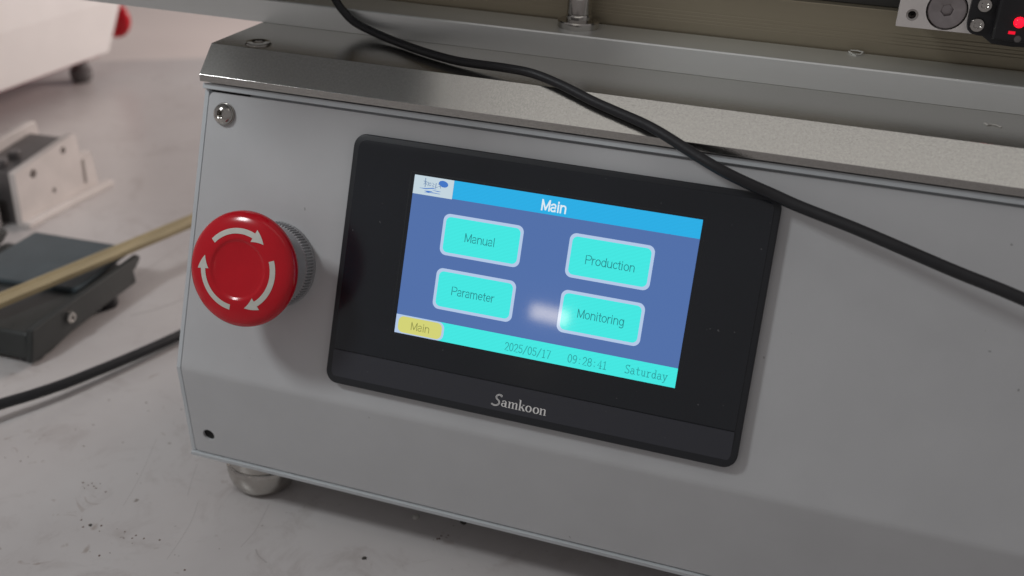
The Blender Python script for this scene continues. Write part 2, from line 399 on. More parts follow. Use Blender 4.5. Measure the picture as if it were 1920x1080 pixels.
# ------------------------------------------------------------------ emergency stop button
stop = bpy.data.objects.new('emergency_stop_button', None); COL.objects.link(stop); stop.parent = mach
WORG[stop] = PM @ Vector((-152, -18.6, 0)); stop.location = (WORG[stop]-WORG[mach])*S
BM = pmat(-152.2, -18.6)
rib = lambda r: (lambda t: r+(.42 if math.cos(84*t) > 0 else -.42))
bm = bmesh.new()
N = 504
lathe(bm, [(24.2, .05), (24.2, 2.2), (rib(23.7), 2.6), (rib(23.7), 9.2), (22.9, 9.6), (22.4, 10.4), (20.4, 17), (15, 17.2)], BM, N)
from_bm('collar', bm, M_collar, stop, smooth=25)
bm = bmesh.new(); lathe(bm, [(14, 17.0), (14, 27.6)], BM, 48); from_bm('stem', bm, M_redin, stop)
cap_prof = [(14.5, 27.5), (24, 28.2), (28.6, 30.2), (30.3, 32.2), (30.9, 34.2), (30.75, 36), (30.0, 37.7), (28.8, 38.9), (27.2, 39.8), (24.5, 40.7), (21, 41.4), (17.6, 41.9), (16.4, 41.95), (15.7, 41.7), (15.1, 41.2), (14.2, 40.95), (11, 40.7), (6, 40.5), (1.2, 40.4)]
bm = bmesh.new(); lathe(bm, cap_prof, BM, 96); from_bm('mushroom_cap', bm, M_red, stop, smooth=60)
def cap_h(r):
    P = sorted([q for q in cap_prof if q[1] > 35])
    for a, b_ in zip(P, P[1:]):
        if a[0] <= r <= b_[0]: return a[1]+(b_[1]-a[1])*(r-a[0])/(b_[0]-a[0])
    return 40
def arrow(a_tail, a_tip, r0=20.4):
    bm = bmesh.new(); n = 40; head = 20; rows = []
    tot = a_tail-a_tip
    def row(ang, w):
        out = []
        for k in range(7):
            r = r0+w*(k/3-1); out.append(bm.verts.new(BM @ Vector((r*math.cos(R(ang)), r*math.sin(R(ang)), cap_h(r)+.16))))
        return out
    angs = [a_tail-(tot-head)*k/n for k in range(n+1)]
    for a in angs: rows.append(row(a, 1.45))
    prev = None
    for A, B in zip(rows, rows[1:]):
        for k in range(6): bm.faces.new((A[k], A[k+1], B[k+1], B[k]))
    rows = [row(a_tip+head*(1-k/14)+(0), 3.5*(1-k/14)+.05) for k in range(15)]
    for A, B in zip(rows, rows[1:]):
        for k in range(6): bm.faces.new((A[k], A[k+1], B[k+1], B[k]))
    o = from_bm('arrow', bm, M_white, stop, smooth=60)
    return o
arrow(141, 49); arrow(22, -72); arrow(-96, -193)

# ------------------------------------------------------------------ touch screen terminal
hmi = bpy.data.objects.new('touch_screen_terminal', None); COL.objects.link(hmi); hmi.parent = mach
WORG[hmi] = PM @ Vector((0, -9, 0)); hmi.location = (WORG[hmi]-WORG[mach])*S
KH = .9907; FN = 5.0                          # the terminal's face stands 5 mm proud of the sheet
def H(n=0.): return PM @ Matrix.Translation((1.24, .63, FN+n)) @ Matrix.Diagonal((KH, KH, 1, 1))
plate('bezel', [rrect(-113.7, -77.3, 112.4, 59.4, 6.2)], 5.0, H(0), M_bezel, hmi, bev=.9, smooth=40)
plate('front_glass', [rrect(-111.2, -58.6, 109.9, 57.0, [.6, .6, 4.3, 4.3])], .5, H(.32), M_glass, hmi, bev=.1)
bm = bmesh.new(); sl = H(0)
def P(u, v, n): return sl @ Vector((u, v, n))
# lower strip: slopes back a little towards its lower edge
me = flat([rrect(-111.2, -75.0, 109.9, -59.1, [4.3, 4.3, .6, .6])], .25)
for v in me.vertices: v.co = sl @ Vector((v.co.x, v.co.y, v.co.z+.42-.045*(-59.1-v.co.y)))
link_mesh('brand_strip', me, M_strip, hmi, bevel=.12)
plate('display_border', [rrect(-79.6, -44.6, 79.2, 44.6, 1), rrect(-78.9, -43.9, 78.5, 43.9, .5)[::-1]], .06, H(.36), M_bezel, hmi)
plate('display', [rrect(-77.0, -43.0, 77.0, 43.0, 0)], .06, H(.42), E_bg, hmi)
UI = .50
plate('title_bar', [rrect(-54.5, 33.3, 77.0, 43.0, 0)], .06, H(UI), E_title, hmi)
plate('logo_tile', [rrect(-77.0, 33.0, -54.6, 43.0, 0)], .06, H(UI), E_logo, hmi)
plate('status_bar', [rrect(-77.0, -43.0, 77.0, -32.8, 0)], .06, H(UI), E_cyan, hmi)
def ui_button(name, x0, y0, x1, y1, fill, rr=3.6, bw=1.6):
    plate(name+'_border', [rrect(x0, y0, x1, y1, rr)], .06, H(UI+.08), E_edge, hmi)
    plate(name, [rrect(x0+bw, y0+bw, x1-bw, y1-bw, rr-.9)], .06, H(UI+.16), fill, hmi)
ui_button('menu_button', -57.6, 3.2, -13.0, 25.3, E_cyan)
ui_button('menu_button', 11.7, 3.2, 56.1, 26.2, E_cyan)
ui_button('menu_button', -57.5, -26.0, -12.8, -3.9, E_cyan)
ui_button('menu_button', 11.7, -25.8, 55.8, -3.4, E_cyan)
plate('tab_button_border', [rrect(-77.0, -43.0, -49.0, -32.8, [0.2, 3.6, 3.6, 0.2])], .06, H(UI+.08), E_edge, hmi)
plate('tab_button', [rrect(-75.4, -42.4, -50.2, -33.5, 3.0)], .06, H(UI+.16), E_yel, hmi)
# stroked lettering (points, width)
def strokes(name, segs, M, material, parent):
    bm = bmesh.new()
    for i, (pts, wd) in enumerate(segs):
        n = len(pts); L_ = []; zz = i*.004
        for k, p_ in enumerate(pts):
            a = Vector(pts[max(k-1, 0)][:2]); b_ = Vector(pts[min(k+1, n-1)][:2]); d = (b_-a).normalized(); nn = Vector((-d.y, d.x))
            w_ = p_[2] if len(p_) > 2 else wd
            q = Vector(p_[:2]); e = d*0
            if k == 0 and len(p_) < 3: e = -d*w_*.4
            if k == n-1 and len(p_) < 3: e = d*w_*.4
            L_.append((bm.verts.new(M @ Vector((*(q+e+nn*w_/2), zz))), bm.verts.new(M @ Vector((*(q+e-nn*w_/2), zz)))))
        for A, B in zip(L_, L_[1:]): bm.faces.new((A[0], A[1], B[1], B[0]))
    me = bpy.data.meshes.new(name); bm.to_mesh(me); bm.free()
    return link_mesh(name, me, material, parent, smooth=0)
def arc(cx, cy, rx, ry, a0, a1, n=12): return [(cx+rx*math.cos(R(a0+(a1-a0)*k/n)), cy+ry*math.sin(R(a0+(a1-a0)*k/n))) for k in range(n+1)]
SG = {'M': (5.6, [[(.6, 0), (.6, 7)], [(5.0, 7), (5.0, 0)], [(.7, 6.8), (2.8, .5)], [(4.9, 6.8), (2.8, .5)]]), 'a': (3.9, [arc(1.75, 1.35, 1.3, 1.3, 80, 300, 9)+[(3.1, 1.4), (3.1, .2)], [(.6, 4.2)]+arc(1.9, 3.7, 1.2, 1.3, 120, 10, 6)+[(3.1, 2.5), (1.75, 2.65)]]),
 'n': (4.1, [[(.6, 0), (.6, 5)], [(.6, 3.2)]+arc(2.1, 3.4, 1.35, 1.5, 160, 0, 8)+[(3.45, 0)]]), 'u': (4.1, [[(.6, 5), (.6, 1.6)]+arc(1.95, 1.6, 1.35, 1.5, 180, 340, 8), [(3.45, 5), (3.45, 0)]]),
 'l': (1.8, [[(.8, 0), (.8, 7)]]), 'i': (1.8, [[(.8, 0), (.8, 5)], [(.8, 6.3), (.8, 6.9)]]), 'P': (4.8, [[(.6, 0), (.6, 7), (2.8, 7)]+arc(2.9, 5.2, 1.6, 1.8, 90, -90, 8)+[(.6, 3.4)]]),
 'r': (2.6, [[(.6, 0), (.6, 5)], [(.6, 3.2), (1.2, 4.6), (2.4, 4.9)]]), 'o': (4.2, [arc(2.1, 2.5, 1.6, 2.4, 0, 360, 16)]), 'd': (4.2, [arc(2.0, 2.5, 1.5, 2.4, 0, 360, 16), [(3.5, 0), (3.5, 7)]]),
 'c': (3.7, [arc(2.1, 2.5, 1.5, 2.4, 40, 320, 12)]), 't': (2.3, [[(1.1, 6.5), (1.1, .9), (1.5, .1), (2.1, .1)], [(.2, 4.8), (2.1, 4.8)]]), 'm': (6.2, [[(.6, 0), (.6, 5)], [(.6, 3.4)]+arc(1.85, 3.5, 1.2, 1.4, 150, 0, 6)+[(3.05, 0)], [(3.05, 3.4)]+arc(4.3, 3.5, 1.2, 1.4, 150, 0, 6)+[(5.5, 0)]]),
 'e': (4.1, [[(.6, 2.6), (3.6, 2.6)]+arc(2.1, 2.6, 1.5, 2.3, 10, 315, 12)]), 'g': (4.2, [arc(2.0, 2.6, 1.45, 2.3, 0, 360, 16), [(3.5, 5), (3.5, -.6)]+arc(2.1, -.6, 1.4, 1.3, 0, -150, 7)])}
def sans(name, s, xc, y, width, cap, material, wd=.42):
    tot = sum(SG[c][0] for c in s); k = width/tot; ky = cap/7; x = xc-width/2; segs = []
    for c in s:
        for st in SG[c][1]: segs.append(([(x+p_[0]*k, y+p_[1]*ky) for p_ in st], wd))
        x += SG[c][0]*k
    return strokes(name, segs, H(UI+.22), material, hmi)
G = {'0': [arc(2, 3.5, 1.7, 3.2, 90, 450, 18)], '1': [[(1, 5.6), (2.2, 6.7), (2.2, .2)], [(1, .2), (3.4, .2)]],
 '2': [arc(2, 5, 1.6, 1.7, 170, -30, 9)+[(.4, .3), (3.8, .3)]], '5': [[(3.5, 6.7), (.9, 6.7), (.6, 3.9)]+arc(2, 2.25, 1.7, 1.95, 120, -150, 11)],
 '7': [[(.4, 6.7), (3.7, 6.7), (1.8, .2)]], '4': [[(2.9, .2), (2.9, 6.7), (.3, 2.2), (3.9, 2.2)], [(2.1, .2), (3.8, .2)]],
 '8': [arc(2, 5.1, 1.45, 1.6, 90, 450, 14), arc(2, 1.95, 1.7, 1.75, 90, 450, 14)],
 '9': [arc(2, 4.8, 1.65, 1.85, 0, 360, 14), [(3.65, 4.8), (3.3, 1.8), (2.2, .3), (.7, .4)]], '/': [[(3.7, 7), (.3, -.4)]],
 ':': [[(2, 4.5), (2, 4.1)], [(2, 1.2), (2, .8)]],
 'S': [[(3.6, 6.7), (3.5, 5.6)]+arc(2.05, 5.3, 1.5, 1.4, 20, 200, 9)+[(2, 3.5)]+arc(1.95, 1.75, 1.7, 1.6, 60, -160, 10)+[(.35, .3)]],
 'a': [[(.7, 4.1), (1.6, 4.6), (2.7, 4.4), (3.1, 3.5), (3.1, .9), (3.9, .3)], arc(1.7, 1.5, 1.35, 1.3, 60, 360, 12)],
 't': [[(1.7, 6.2), (1.7, 1.2), (2.3, .3), (3.5, .7)], [(.5, 4.5), (3.3, 4.5)]], 'u': [[(.3, 4.5), (.9, 4.5), (.9, 1.3), (1.6, .3), (2.6, .5), (3.2, 1.4)], [(2.6, 4.5), (3.2, 4.5), (3.2, .3), (3.9, .3)]],
 'r': [[(.5, 4.5), (1.3, 4.5), (1.3, .2)], [(.5, .2), (2.4, .2)], [(1.3, 3.1), (2.2, 4.4), (3.5, 4.3)]],
 'd': [arc(1.75, 2.3, 1.4, 2.0, 0, 360, 14), [(2.4, 7), (3.2, 7), (3.2, .3), (3.9, .3)]], 'y': [[(.6, 4.5), (2.1, .6)], [(3.6, 4.5), (1.7, -1.2), (.5, -1.7)], [(.1, 4.5), (1.3, 4.5)], [(2.9, 4.5), (4.1, 4.5)]]}
def mono(name, s, x0, x1, y, hgt, material, wd=.42):
    adv = (x1-x0)/len(s); k = adv/4.7; ky = hgt/7; segs = []
    for i, ch in enumerate(s):
        for st in G[ch]: segs.append(([(x0+i*adv+(p_[0]+.3)*k, y+p_[1]*ky) for p_ in st], wd))
    return strokes(name, segs, H(UI+.20), material, hmi)
sans('title_text', 'Main', 1.0, 35.2, 13.6, 5.2, E_wht, .82)
sans('button_text', 'Manual', -36.0, 12.0, 17.2, 4.4, E_txt)
sans('button_text', 'Production', 34.4, 11.5, 26.2, 4.4, E_txt)
sans('button_text', 'Parameter', -35.8, -17.2, 24.2, 4.4, E_txt)
sans('button_text', 'Monitoring', 34.0, -16.6, 25.0, 4.4, E_txt)
sans('tab_text', 'Main', -62.5, -40.0, 11.0, 4.1, E_txty)
mono('date_text', '2025/05/17', -14.4, 11.0, -40.9, 4.5, E_txt2)
mono('time_text', '09:28:41', 20.0, 41.2, -40.7, 4.5, E_txt2)
mono('weekday_text', 'Saturday', 50.4, 72.6, -40.3, 4.5, E_txt2)
# logo: a blue oval leaf, a scribbled word, two swooshes
def vw(pts, ws): return [(p_[0], p_[1], w_) for p_, w_ in zip(pts, ws)]
oval = [(-60.3+2.7*math.cos(t)-.0*math.sin(t), 40.2+1.7*math.sin(t)-.25*math.cos(t)) for t in [2*math.pi*k/24 for k in range(24)]]
plate('logo_oval', [oval], .04, H(UI+.14), E_lblue, hmi)
segs = [([(-70.6, 41.9), (-70.4, 37.4)], .4), ([(-71.4, 40.3), (-69.4, 39.9)], .35), ([(-71.3, 38.6), (-70.6, 39.7), (-69.6, 38.6)], .3), ([(-68.8, 40), (-68.9, 38)], .3), (arc(-67.8, 39.0, .6, .8, 20, 340, 8), .3), ([(-66.4, 39.9), (-65.4, 39.3), (-66.5, 38.4), (-65.3, 37.9)], .32), ([(-64.4, 40), (-64.5, 37.4), (-63.5, 38.2)], .4), ([(-63.2, 39.9), (-62, 39.3), (-61.6, 37.8)], .3), ([(-62.8, 38.6), (-61.6, 38.9)], .3)]
strokes('logo_word', segs, H(UI+.13), screen_mat('screen_logo_grey', (100, 130, 170), .95), hmi)
segs = [([(-73.6, 36.4, .1), (-70, 36.4, .5), (-66, 37.2, .5), (-63.9, 36.9, .1)], .3), ([(-70.5, 35.2, .1), (-68.5, 35.0, .9), (-66.0, 35.4, .2)], .3), ([(-70.5, 34.3, .1), (-66, 34.8, .35), (-61.4, 34.7, .2)], .3), ([(-66, 36.2, .1), (-63, 35.9, .4), (-61.2, 36.0, .1)], .3)]
strokes('logo_swoosh', segs, H(UI+.13), E_lblue, hmi)
# maker's name in silver serif letters
def serif_word():
    out = []
    def stem(x, y0, y1, w=.95): out.append(([(x, y0, w), (x, y1, w)], w))
    def ser(x, y, w=1.9, h=.28): out.append(([(x-w/2, y, h), (x+w/2, y, h)], h))
    def ring(cx, cy, rx, ry, a0=0, a1=360, thick=1.0, thin=.32):
        n = 22; pts = []
        for k in range(n+1):
            a = R(a0+(a1-a0)*k/n); pts.append((cx+rx*math.cos(a), cy+ry*math.sin(a), thin+(thick-thin)*abs(math.cos(a))))
        out.append((pts, 1))
    # S: tall open script-like capital, drawn as a double line
    sp = [(5.0, 8.0), (5.5, 8.9), (4.2, 9.3), (2.6, 8.7), (1.9, 7.4), (2.5, 6.1), (3.9, 5.0), (4.3, 3.5), (3.4, 2.1), (1.6, 1.4), (0.0, 1.7), (-.9, 2.3)]
    sm = smooth_path([(a, b_, 0) for a, b_ in sp], 4)
    for off in (.33, -.33):
        pts = []
        for k, q in enumerate(sm):
            d = (sm[min(k+1, len(sm)-1)]-sm[max(k-1, 0)]).normalized(); pts.append((q.x-d.y*off, q.y+d.x*off, .36))
        out.append((pts, .3))
    # a
    x = 5.9
    stem(x+2.9, 1.7, 5.2); out.append(([(x+.5, 5.0, .9), (x+1.4, 5.75, .4), (x+2.3, 5.8, .4), (x+2.9, 5.1, .9)], .4)); ring(x+1.5, 2.9, 1.25, 1.15, thick=.9); out.append(([(x+2.9, 1.9, .8), (x+3.5, 1.5, .4), (x+4.1, 1.9, .2)], .3))
    # m
    x = 10.5
    for dx in (.8, 3.2, 5.6): stem(x+dx, 1.6, 5.4 if dx > 1 else 5.9); ser(x+dx, 1.6, 1.8)
    ser(x+.3, 5.8, 1.0)
    for dx in (.8, 3.2): out.append(([(x+dx+.3, 4.6, .3), (x+dx+1.1, 5.6, .4), (x+dx+1.9, 5.75, .6), (x+dx+2.4, 5.2, .9)], .4))
    # k
    x = 17.6
    stem(x+.8, 1.6, 8.7); ser(x+.8, 1.6, 1.9); ser(x+.3, 8.6, 1.0)
    out.append(([(x+1.2, 3.4, .3), (x+3.4, 5.6, .35)], .3)); ser(x+3.3, 5.7, 1.6); out.append(([(x+1.9, 4.2, .9), (x+3.8, 1.7, 1.0)], .9)); ser(x+3.6, 1.6, 1.9)
    ring(24.3, 3.7, 1.65, 2.05, thick=1.1); ring(29.3, 3.7, 1.65, 2.05, thick=1.1)
    x = 31.8
    for dx in (.8, 3.4): stem(x+dx, 1.6, 5.4 if dx > 1 else 5.9); ser(x+dx, 1.6, 1.9)
    ser(x+.3, 5.8, 1.0); out.append(([(x+1.1, 4.6, .3), (x+2.0, 5.6, .4), (x+2.8, 5.75, .6), (x+3.4, 5.2, .9)], .4))
    return out
W = serif_word(); kx = 30.6/37.4; ky = .78
W = [([((q[0]+.9)*kx-17.2, (q[1]-1.5)*ky-71.2, *( [q[2]*kx] if len(q) > 2 else [])) for q in pts], wd*kx) for pts, wd in W]
BMX = H(0) @ Matrix(((1, 0, 0, 0), (0, 1, 0, 0), (0, .045, 1, .70+.045*59.1), (0, 0, 0, 1)))
strokes('brand_lettering', W, BMX, M_print, hmi)

# =================================================================== sliding carriage above the rail
car = thing('sliding_carriage', (210, 120, 126), 'aluminium carriage block with large hex bolt and red-lit black sensor above the rail', 'carriage')
CM = Matrix.Translation((0, 100, 0)) @ Matrix.Rotation(R(90), 4, 'X')
plate('carriage_plate', [[(151.2, 126.4), (330, 126.4), (330, 205), (151.6, 205)], circ(173.8, 136.6, 9.9), circ(157.9, 132.7, 2.0, 24), circ(159.4, 144.5, 2.0, 24)], 9, CM, M_brk, car, bevel=.5)
bm = bmesh.new(); box(bm, (152, 109.05, 130), (329, 133.9, 204)); from_bm('carriage_block', bm, M_dark, car, bevel=.6, smooth=0)
hexs = lambda r: (lambda t: r*math.cos(math.pi/6)/math.cos((t % (math.pi/3))-math.pi/6))
def socket_bolt(x, z, r, hr, y, name='hex_bolt'):
    bm = bmesh.new()
    lathe(bm, [(r*.96, -6), (r, -5), (r, -.7), (r*.94, 0), (hr*1.15, 0), (hexs(hr*1.08), -.15), (hexs(hr), -.6), (hexs(hr), -4)], Matrix.Translation((x, y, z)) @ Matrix.Rotation(R(90), 4, 'X') @ Matrix.Rotation(R(14), 4, 'Z'), 72)
    return from_bm(name, bm, M_hexb, car, smooth=30)
M_hexb = mat('steel_bolt', (.40, .37, .37), .3, 1, noise=.1, nscale=200)
socket_bolt(173.8, 136.6, 9.2, 2.9, 99.7)
for x, z in ((157.9, 132.7), (159.4, 144.5)):
    bm = bmesh.new(); lathe(bm, [(1.95, -3), (1.95, .0), (2.9, .12), (2.9, .05)], Matrix.Translation((x, 100, z)) @ Matrix.Rotation(R(90), 4, 'X'), 32, cap=False)
    from_bm('hole_rim', bm, M_chrome, car)
sens = bpy.data.objects.new('sensor', None); COL.objects.link(sens); sens.parent = car; WORG[sens] = Vector((205, 92, 140)); sens.location = (WORG[sens]-WORG[car])*S
SM = Matrix.Translation((0, 94.5, 0)) @ Matrix.Rotation(R(90), 4, 'X')
out = [(183.9, 205), (183.9, 132), (184.5, 129.4), (186.5, 127.7), (189.2, 127.1), (192.2, 126.9), (196.8, 123.8), (207.2, 123.2), (212, 123.8), (232, 123.8), (232, 205)]
plate('sensor_body', [out], 5.4, SM, M_black, sens, bevel=.7)
bm = bmesh.new(); box(bm, (195.5, 86, 127.2), (232, 94.4, 204)); from_bm('sensor_head', bm, M_black, sens, bevel=1.2, smooth=0)
for x, z in ((188.5, 132.3), (189.9, 142.1), (191.2, 152.2)):
    bm = bmesh.new()
    lathe(bm, [(3.4, 0), (3.45, 1.4), (3.1, 2.1), (1.75, 2.1), (star6(1.6, .14), 1.9), (star6(1.45, .14), .9)], Matrix.Translation((x, 94.5, z)) @ Matrix.Rotation(R(90), 4, 'X'), 48)
    from_bm('sensor_screw', bm, M_chrome, sens)
bm = bmesh.new(); lathe(bm, [(2.5, -1), (2.5, .6), (2.2, 1.4), (1.5, 2.0), (.4, 2.3)], Matrix.Translation((206.1, 86, 137.0)) @ Matrix.Rotation(R(90), 4, 'X'), 32); from_bm('led', bm, M_led, sens)
bm = bmesh.new(); box(bm, (202.3, 85.7, 131.1), (205.4, 86.4, 132.5)); from_bm('led_reflection', bm, M_led_reflection, sens)  # glowing red patch standing for the LED's reflection on the sensor
bm = bmesh.new(); lathe(bm, [(1.6, -1), (1.6, .4), (1.2, .5)], Matrix.Translation((207.1, 86, 129.1)) @ Matrix.Rotation(R(90), 4, 'X'), 24); from_bm('trim_screw', bm, M_brkd, sens)

# =================================================================== cables
bm = bmesh.new()
pth = [(-178, 60, 190), (-168, 76, 145), (-158.6, 87.6, 112), (-152.5, 87.5, 104.1), (-145.3, 86.5, 98.9), (-131.9, 83.0, 95.5), (-115.0, 75.0, 93.9), (-97.7, 65.0, 93.7), (-81.8, 57.0, 93.7), (-67.0, 51.0, 93.9), (-52.1, 47.5, 94.6), (-37.4, 43.5, 95.6), (-20.5, 37.5, 96.2), (-2.4, 32.8, 92.9), (13.0, 28.8, 88.8), (27.6, 25.6, 85.6), (42.1, 22.4, 82.5), (53.7, 18.8, 79.1), (68.3, 13.9, 74.0), (82.4, 9.4, 69.5), (95.4, 8.6, 65.2), (108.6, 8.2, 61.4), (121.6, 5.8, 58.3), (147.0, -.6, 54.5), (171.3, -7.3, 50.2), (194.8, -12.2, 45.4), (221.6, -19.1, 41.0), (262, -30, 30), (330, -50, -20)]
cab = smooth_path(pth, 10)
for _ in range(7): cab = [cab[0]]+[(cab[i-1]+cab[i]*2+cab[i+1])/4 for i in range(1, len(cab)-1)]+[cab[-1]]
tube(bm, cab, lambda t: 2.35+.55*min(1, max(0, t-.45)*3.2), 24)
tag(from_bm('cable', bm, M_rubber, smooth=60), 'black cable draped over the rail and across the top edge of the grey machine', 'cable')
bm = bmesh.new()
pth = [(-640, -420, TZ+6), (-560, -330, TZ+6), (-500, -230, TZ+8), (-455, -140, TZ+10), (-420, -72, TZ+12), (-396.5, -30, TZ+12), (-382.5, 0, TZ+12), (-371.5, 20, TZ+11), (-361.5, 41, TZ+10), (-352.5, 65, TZ+9), (-344, 90, TZ+8), (-335.5, 118, TZ+7), (-328, 147, TZ+6), (-318, 195, TZ+3.9), (-300, 260, TZ+3.9)]
tube(bm, smooth_path(pth, 8), 3.9, 20)
tag(from_bm('cable', bm, M_rubber, smooth=60), 'black cable lying on the table left of the machine, in front of the pedal', 'cable')

# =================================================================== foot pedal
ped = thing('foot_pedal', (-470, 135, TZ), 'black cast foot pedal with grey treadle, on the table left of the machine', 'foot pedal')
bm = bmesh.new()
def hexa(bm, lo4, hi4):
    v = [bm.verts.new(q) for q in lo4+hi4]
    for f in ((0,1,2,3),(4,7,6,5),(0,4,5,1),(1,5,6,2),(2,6,7,3),(3,7,4,0)): bm.faces.new([v[i] for i in f])
hexa(bm, [(-545, 62, -178.5), (-412, 66, -178.5), (-412, 200, -175), (-545, 200, -175)], [(-545, 66, -158), (-414, 70, -158), (-414, 200, -160), (-545, 200, -160)])
from_bm('pedal_base', bm, M_pedal, ped, bevel=2.5, smooth=0, bseg=3)
# side wall: profile in y-z with a thickness in x
def wall_x(bm, prof, x0, x1):
    a = [bm.verts.new((x0, y, z)) for y, z in prof]; b = [bm.verts.new((x1, y, z)) for y, z in prof]
    bm.faces.new(a); bm.faces.new(b[::-1]); n = len(prof)
    for i in range(n): bm.faces.new((a[i], b[i], b[(i+1) % n], a[(i+1) % n]))
for x0 in (-413.5, -549):
    bm = bmesh.new(); wall_x(bm, [(64, -179.5), (70.5, -154), (122, -151.5), (168, -150.0), (201, -148.6), (203, -152), (196, -158), (190, -160), (182, -170), (160, -172.5), (110, -175.5), (86, -180)], x0, x0+5.5)
    from_bm('side_wall', bm, M_pedal, ped, bevel=1.2, smooth=0)
bm = bmesh.new()
hexa(bm, [(-524, 128, -160), (-424, 140, -160), (-423, 213, -153.5), (-519, 208, -153.5)], [(-524, 128, -155.5), (-424, 140, -155.5), (-423, 213, -149), (-519, 208, -149)])
from_bm('treadle', bm, M_pad, ped, bevel=1.5, smooth=0)
bm = bmesh.new(); lathe(bm, [(4.6, 0), (4.6, 2.2), (3.8, 3.2), (1.8, 3.2), (hexs(1.7), 3.0), (hexs(1.6), 1.6)], Matrix.Translation((-408, 110, -162.3)) @ Matrix.Rotation(R(90), 4, 'Y'), 36)
from_bm('pivot_screw', bm, M_chrome, ped)
for x, y in ((-420, 78), (-420, 168), (-538, 78), (-538, 168)):
    bm = bmesh.new(); lathe(bm, [(8.5, TZ+.05), (9.2, TZ+2.5), (8.4, -172)], Matrix.Translation((x, y, 0)), 28); from_bm('rubber_foot', bm, M_rubber, ped)
# wooden strip across it
bm = bmesh.new(); A = Vector((-466, 44, -150.5)); B = Vector((-381, 315, -141)); d = (B-A).normalized(); A = A-d*70; sd = d.cross(Vector((0, 0, 1))).normalized(); up = sd.cross(d)
MM = Matrix(((sd.x, d.x, up.x, A.x), (sd.y, d.y, up.y, A.y), (sd.z, d.z, up.z, A.z), (0, 0, 0, 1)))
pr = [(-8, 0), (8, 0), (8, 4.6), (5.2, 5.0), (4.2, 3.2), (-4.2, 3.2), (-5.2, 5.0), (-8, 4.6)]; LL = (B-A).length
a = [bm.verts.new(MM @ Vector((x, 0, z))) for x, z in pr]; b_ = [bm.verts.new(MM @ Vector((x, LL, z))) for x, z in pr]
bm.faces.new(a); bm.faces.new(b_[::-1])
for i in range(8): bm.faces.new((a[i], b_[i], b_[(i+1) % 8], a[(i+1) % 8]))
tag(from_bm('wooden_strip', bm, M_wood, bevel=.6, smooth=0), 'thin yellow wooden strip lying across the black foot pedal', 'wooden strip')

# =================================================================== aluminium bracket unit, left
brk = thing('bracket_unit', (-615, 325, TZ), 'pale aluminium bracket with drilled upright plates, behind the foot pedal', 'bracket')
YM = Matrix(((0, 0, 1, -591), (1, 0, 0, 0), (0, 1, 0, 0), (0, 0, 0, 1)))     # local x -> y, local y -> z, local z -> +x
slot = rrect(362.0, -172, 366.2, -146, 1.9)[::-1]
plate('drilled_plate', [[(270, -182.5), (270.6, -129), (356, -116), (360.5, -119), (361.6, -141), (367, -139.8), (378, -141.5), (382, -168), (382, -182.5)], circ(339, -128, 3.6, 24), circ(294.5, -137, 4.4, 24), circ(318.3, -162.6, 2.6, 24), slot], 7, YM, M_brk, brk, bevel=.8)
for cy, cz, r in ((339, -128, 4.6), (294.5, -137, 5.4), (318.3, -162.6, 3.6)):
    bm = bmesh.new(); lathe(bm, [(r, -7.6), (r, -7.2)], YM @ Matrix.Translation((cy, cz, 0)), 24); from_bm('hole_backing', bm, M_hole_shade, brk)  # near-black discs, painted shade inside the drilled holes
bm = bmesh.new(); box(bm, (-604, 362, -172), (-598.2, 367, -146)); from_bm('slot_backing', bm, M_hole_shade, brk, smooth=0)  # near-black block, painted shade inside the slot
bm = bmesh.new(); box(bm, (-590.9, 268, -182.9), (-581, 394, -177)); from_bm('base_flange', bm, M_brk, brk, bevel=.8, smooth=0)
bm = bmesh.new()
hexa(bm, [(-640, 274, -182.5), (-598.1, 272, -182.5), (-598.1, 356, -182.5), (-640, 356, -182.5)], [(-640, 276, -131), (-598.1, 273, -131), (-598.1, 352, -119.5), (-640, 352, -121)])
from_bm('middle_block', bm, M_brkd, brk, bevel=.8, smooth=0)
YM2 = YM.copy(); YM2[0][3] = -641
plate('rear_plate', [[(255, -182.5), (255, -133), (296, -117.5), (360, -111), (364, -113), (366, -133), (345, -131), (338, -139), (330, -182.5)]], 8, YM2, M_brk, brk, bevel=.8)
bm = bmesh.new()
for y, z in ((285, -128.5), (303, -126.2)): lathe(bm, [(6, 0), (6, 5), (4.5, 6), (2, 6)], Matrix.Translation((-618, y, z)), 24)
from_bm('block_screws', bm, M_brkd, brk)
# small white block at the very left edge
bm = bmesh.new(); box(bm, (-640, 236, -182.9), (-607, 262, -146)); tag(from_bm('white_block', bm, M_brk, bevel=2, smooth=0), 'small pale metal block in front of the drilled bracket, at the left edge', 'block')

# =================================================================== second machine far left
m2 = thing('white_machine', (-890, 600, TZ), 'large white cover of another machine standing at the back left of the table', 'machine')
BX = -826
prof = [(BX-13, 60), (BX+2.5, -80), (BX, -147), (BX-150, -147), (BX-150, 60)]
bm = bmesh.new()
a = [bm.verts.new((x, 60, z)) for x, z in prof]; yend = [757, 757, 722, 722, 757]
b_ = [bm.verts.new((x, y, z)) for (x, z), y in zip(prof, (752, 760, 722, 722, 752))]
bm.faces.new(a); bm.faces.new(b_[::-1])
for i in range(5): bm.faces.new((a[i], b_[i], b_[(i+1) % 5], a[(i+1) % 5]))
bmesh.ops.triangulate(bm, faces=[f for f in bm.faces if len(f.verts) > 4])
from_bm('cover', bm, M_box, m2, bevel=2, smooth=0)
bm = bmesh.new(); box(bm, (-974, 70, -150.5), (-834, 712, -147.1)); from_bm('red_bounce_sheet', bm, M_redu, m2, smooth=0)  # red sheet added under the cover for reflection and bounce on the table
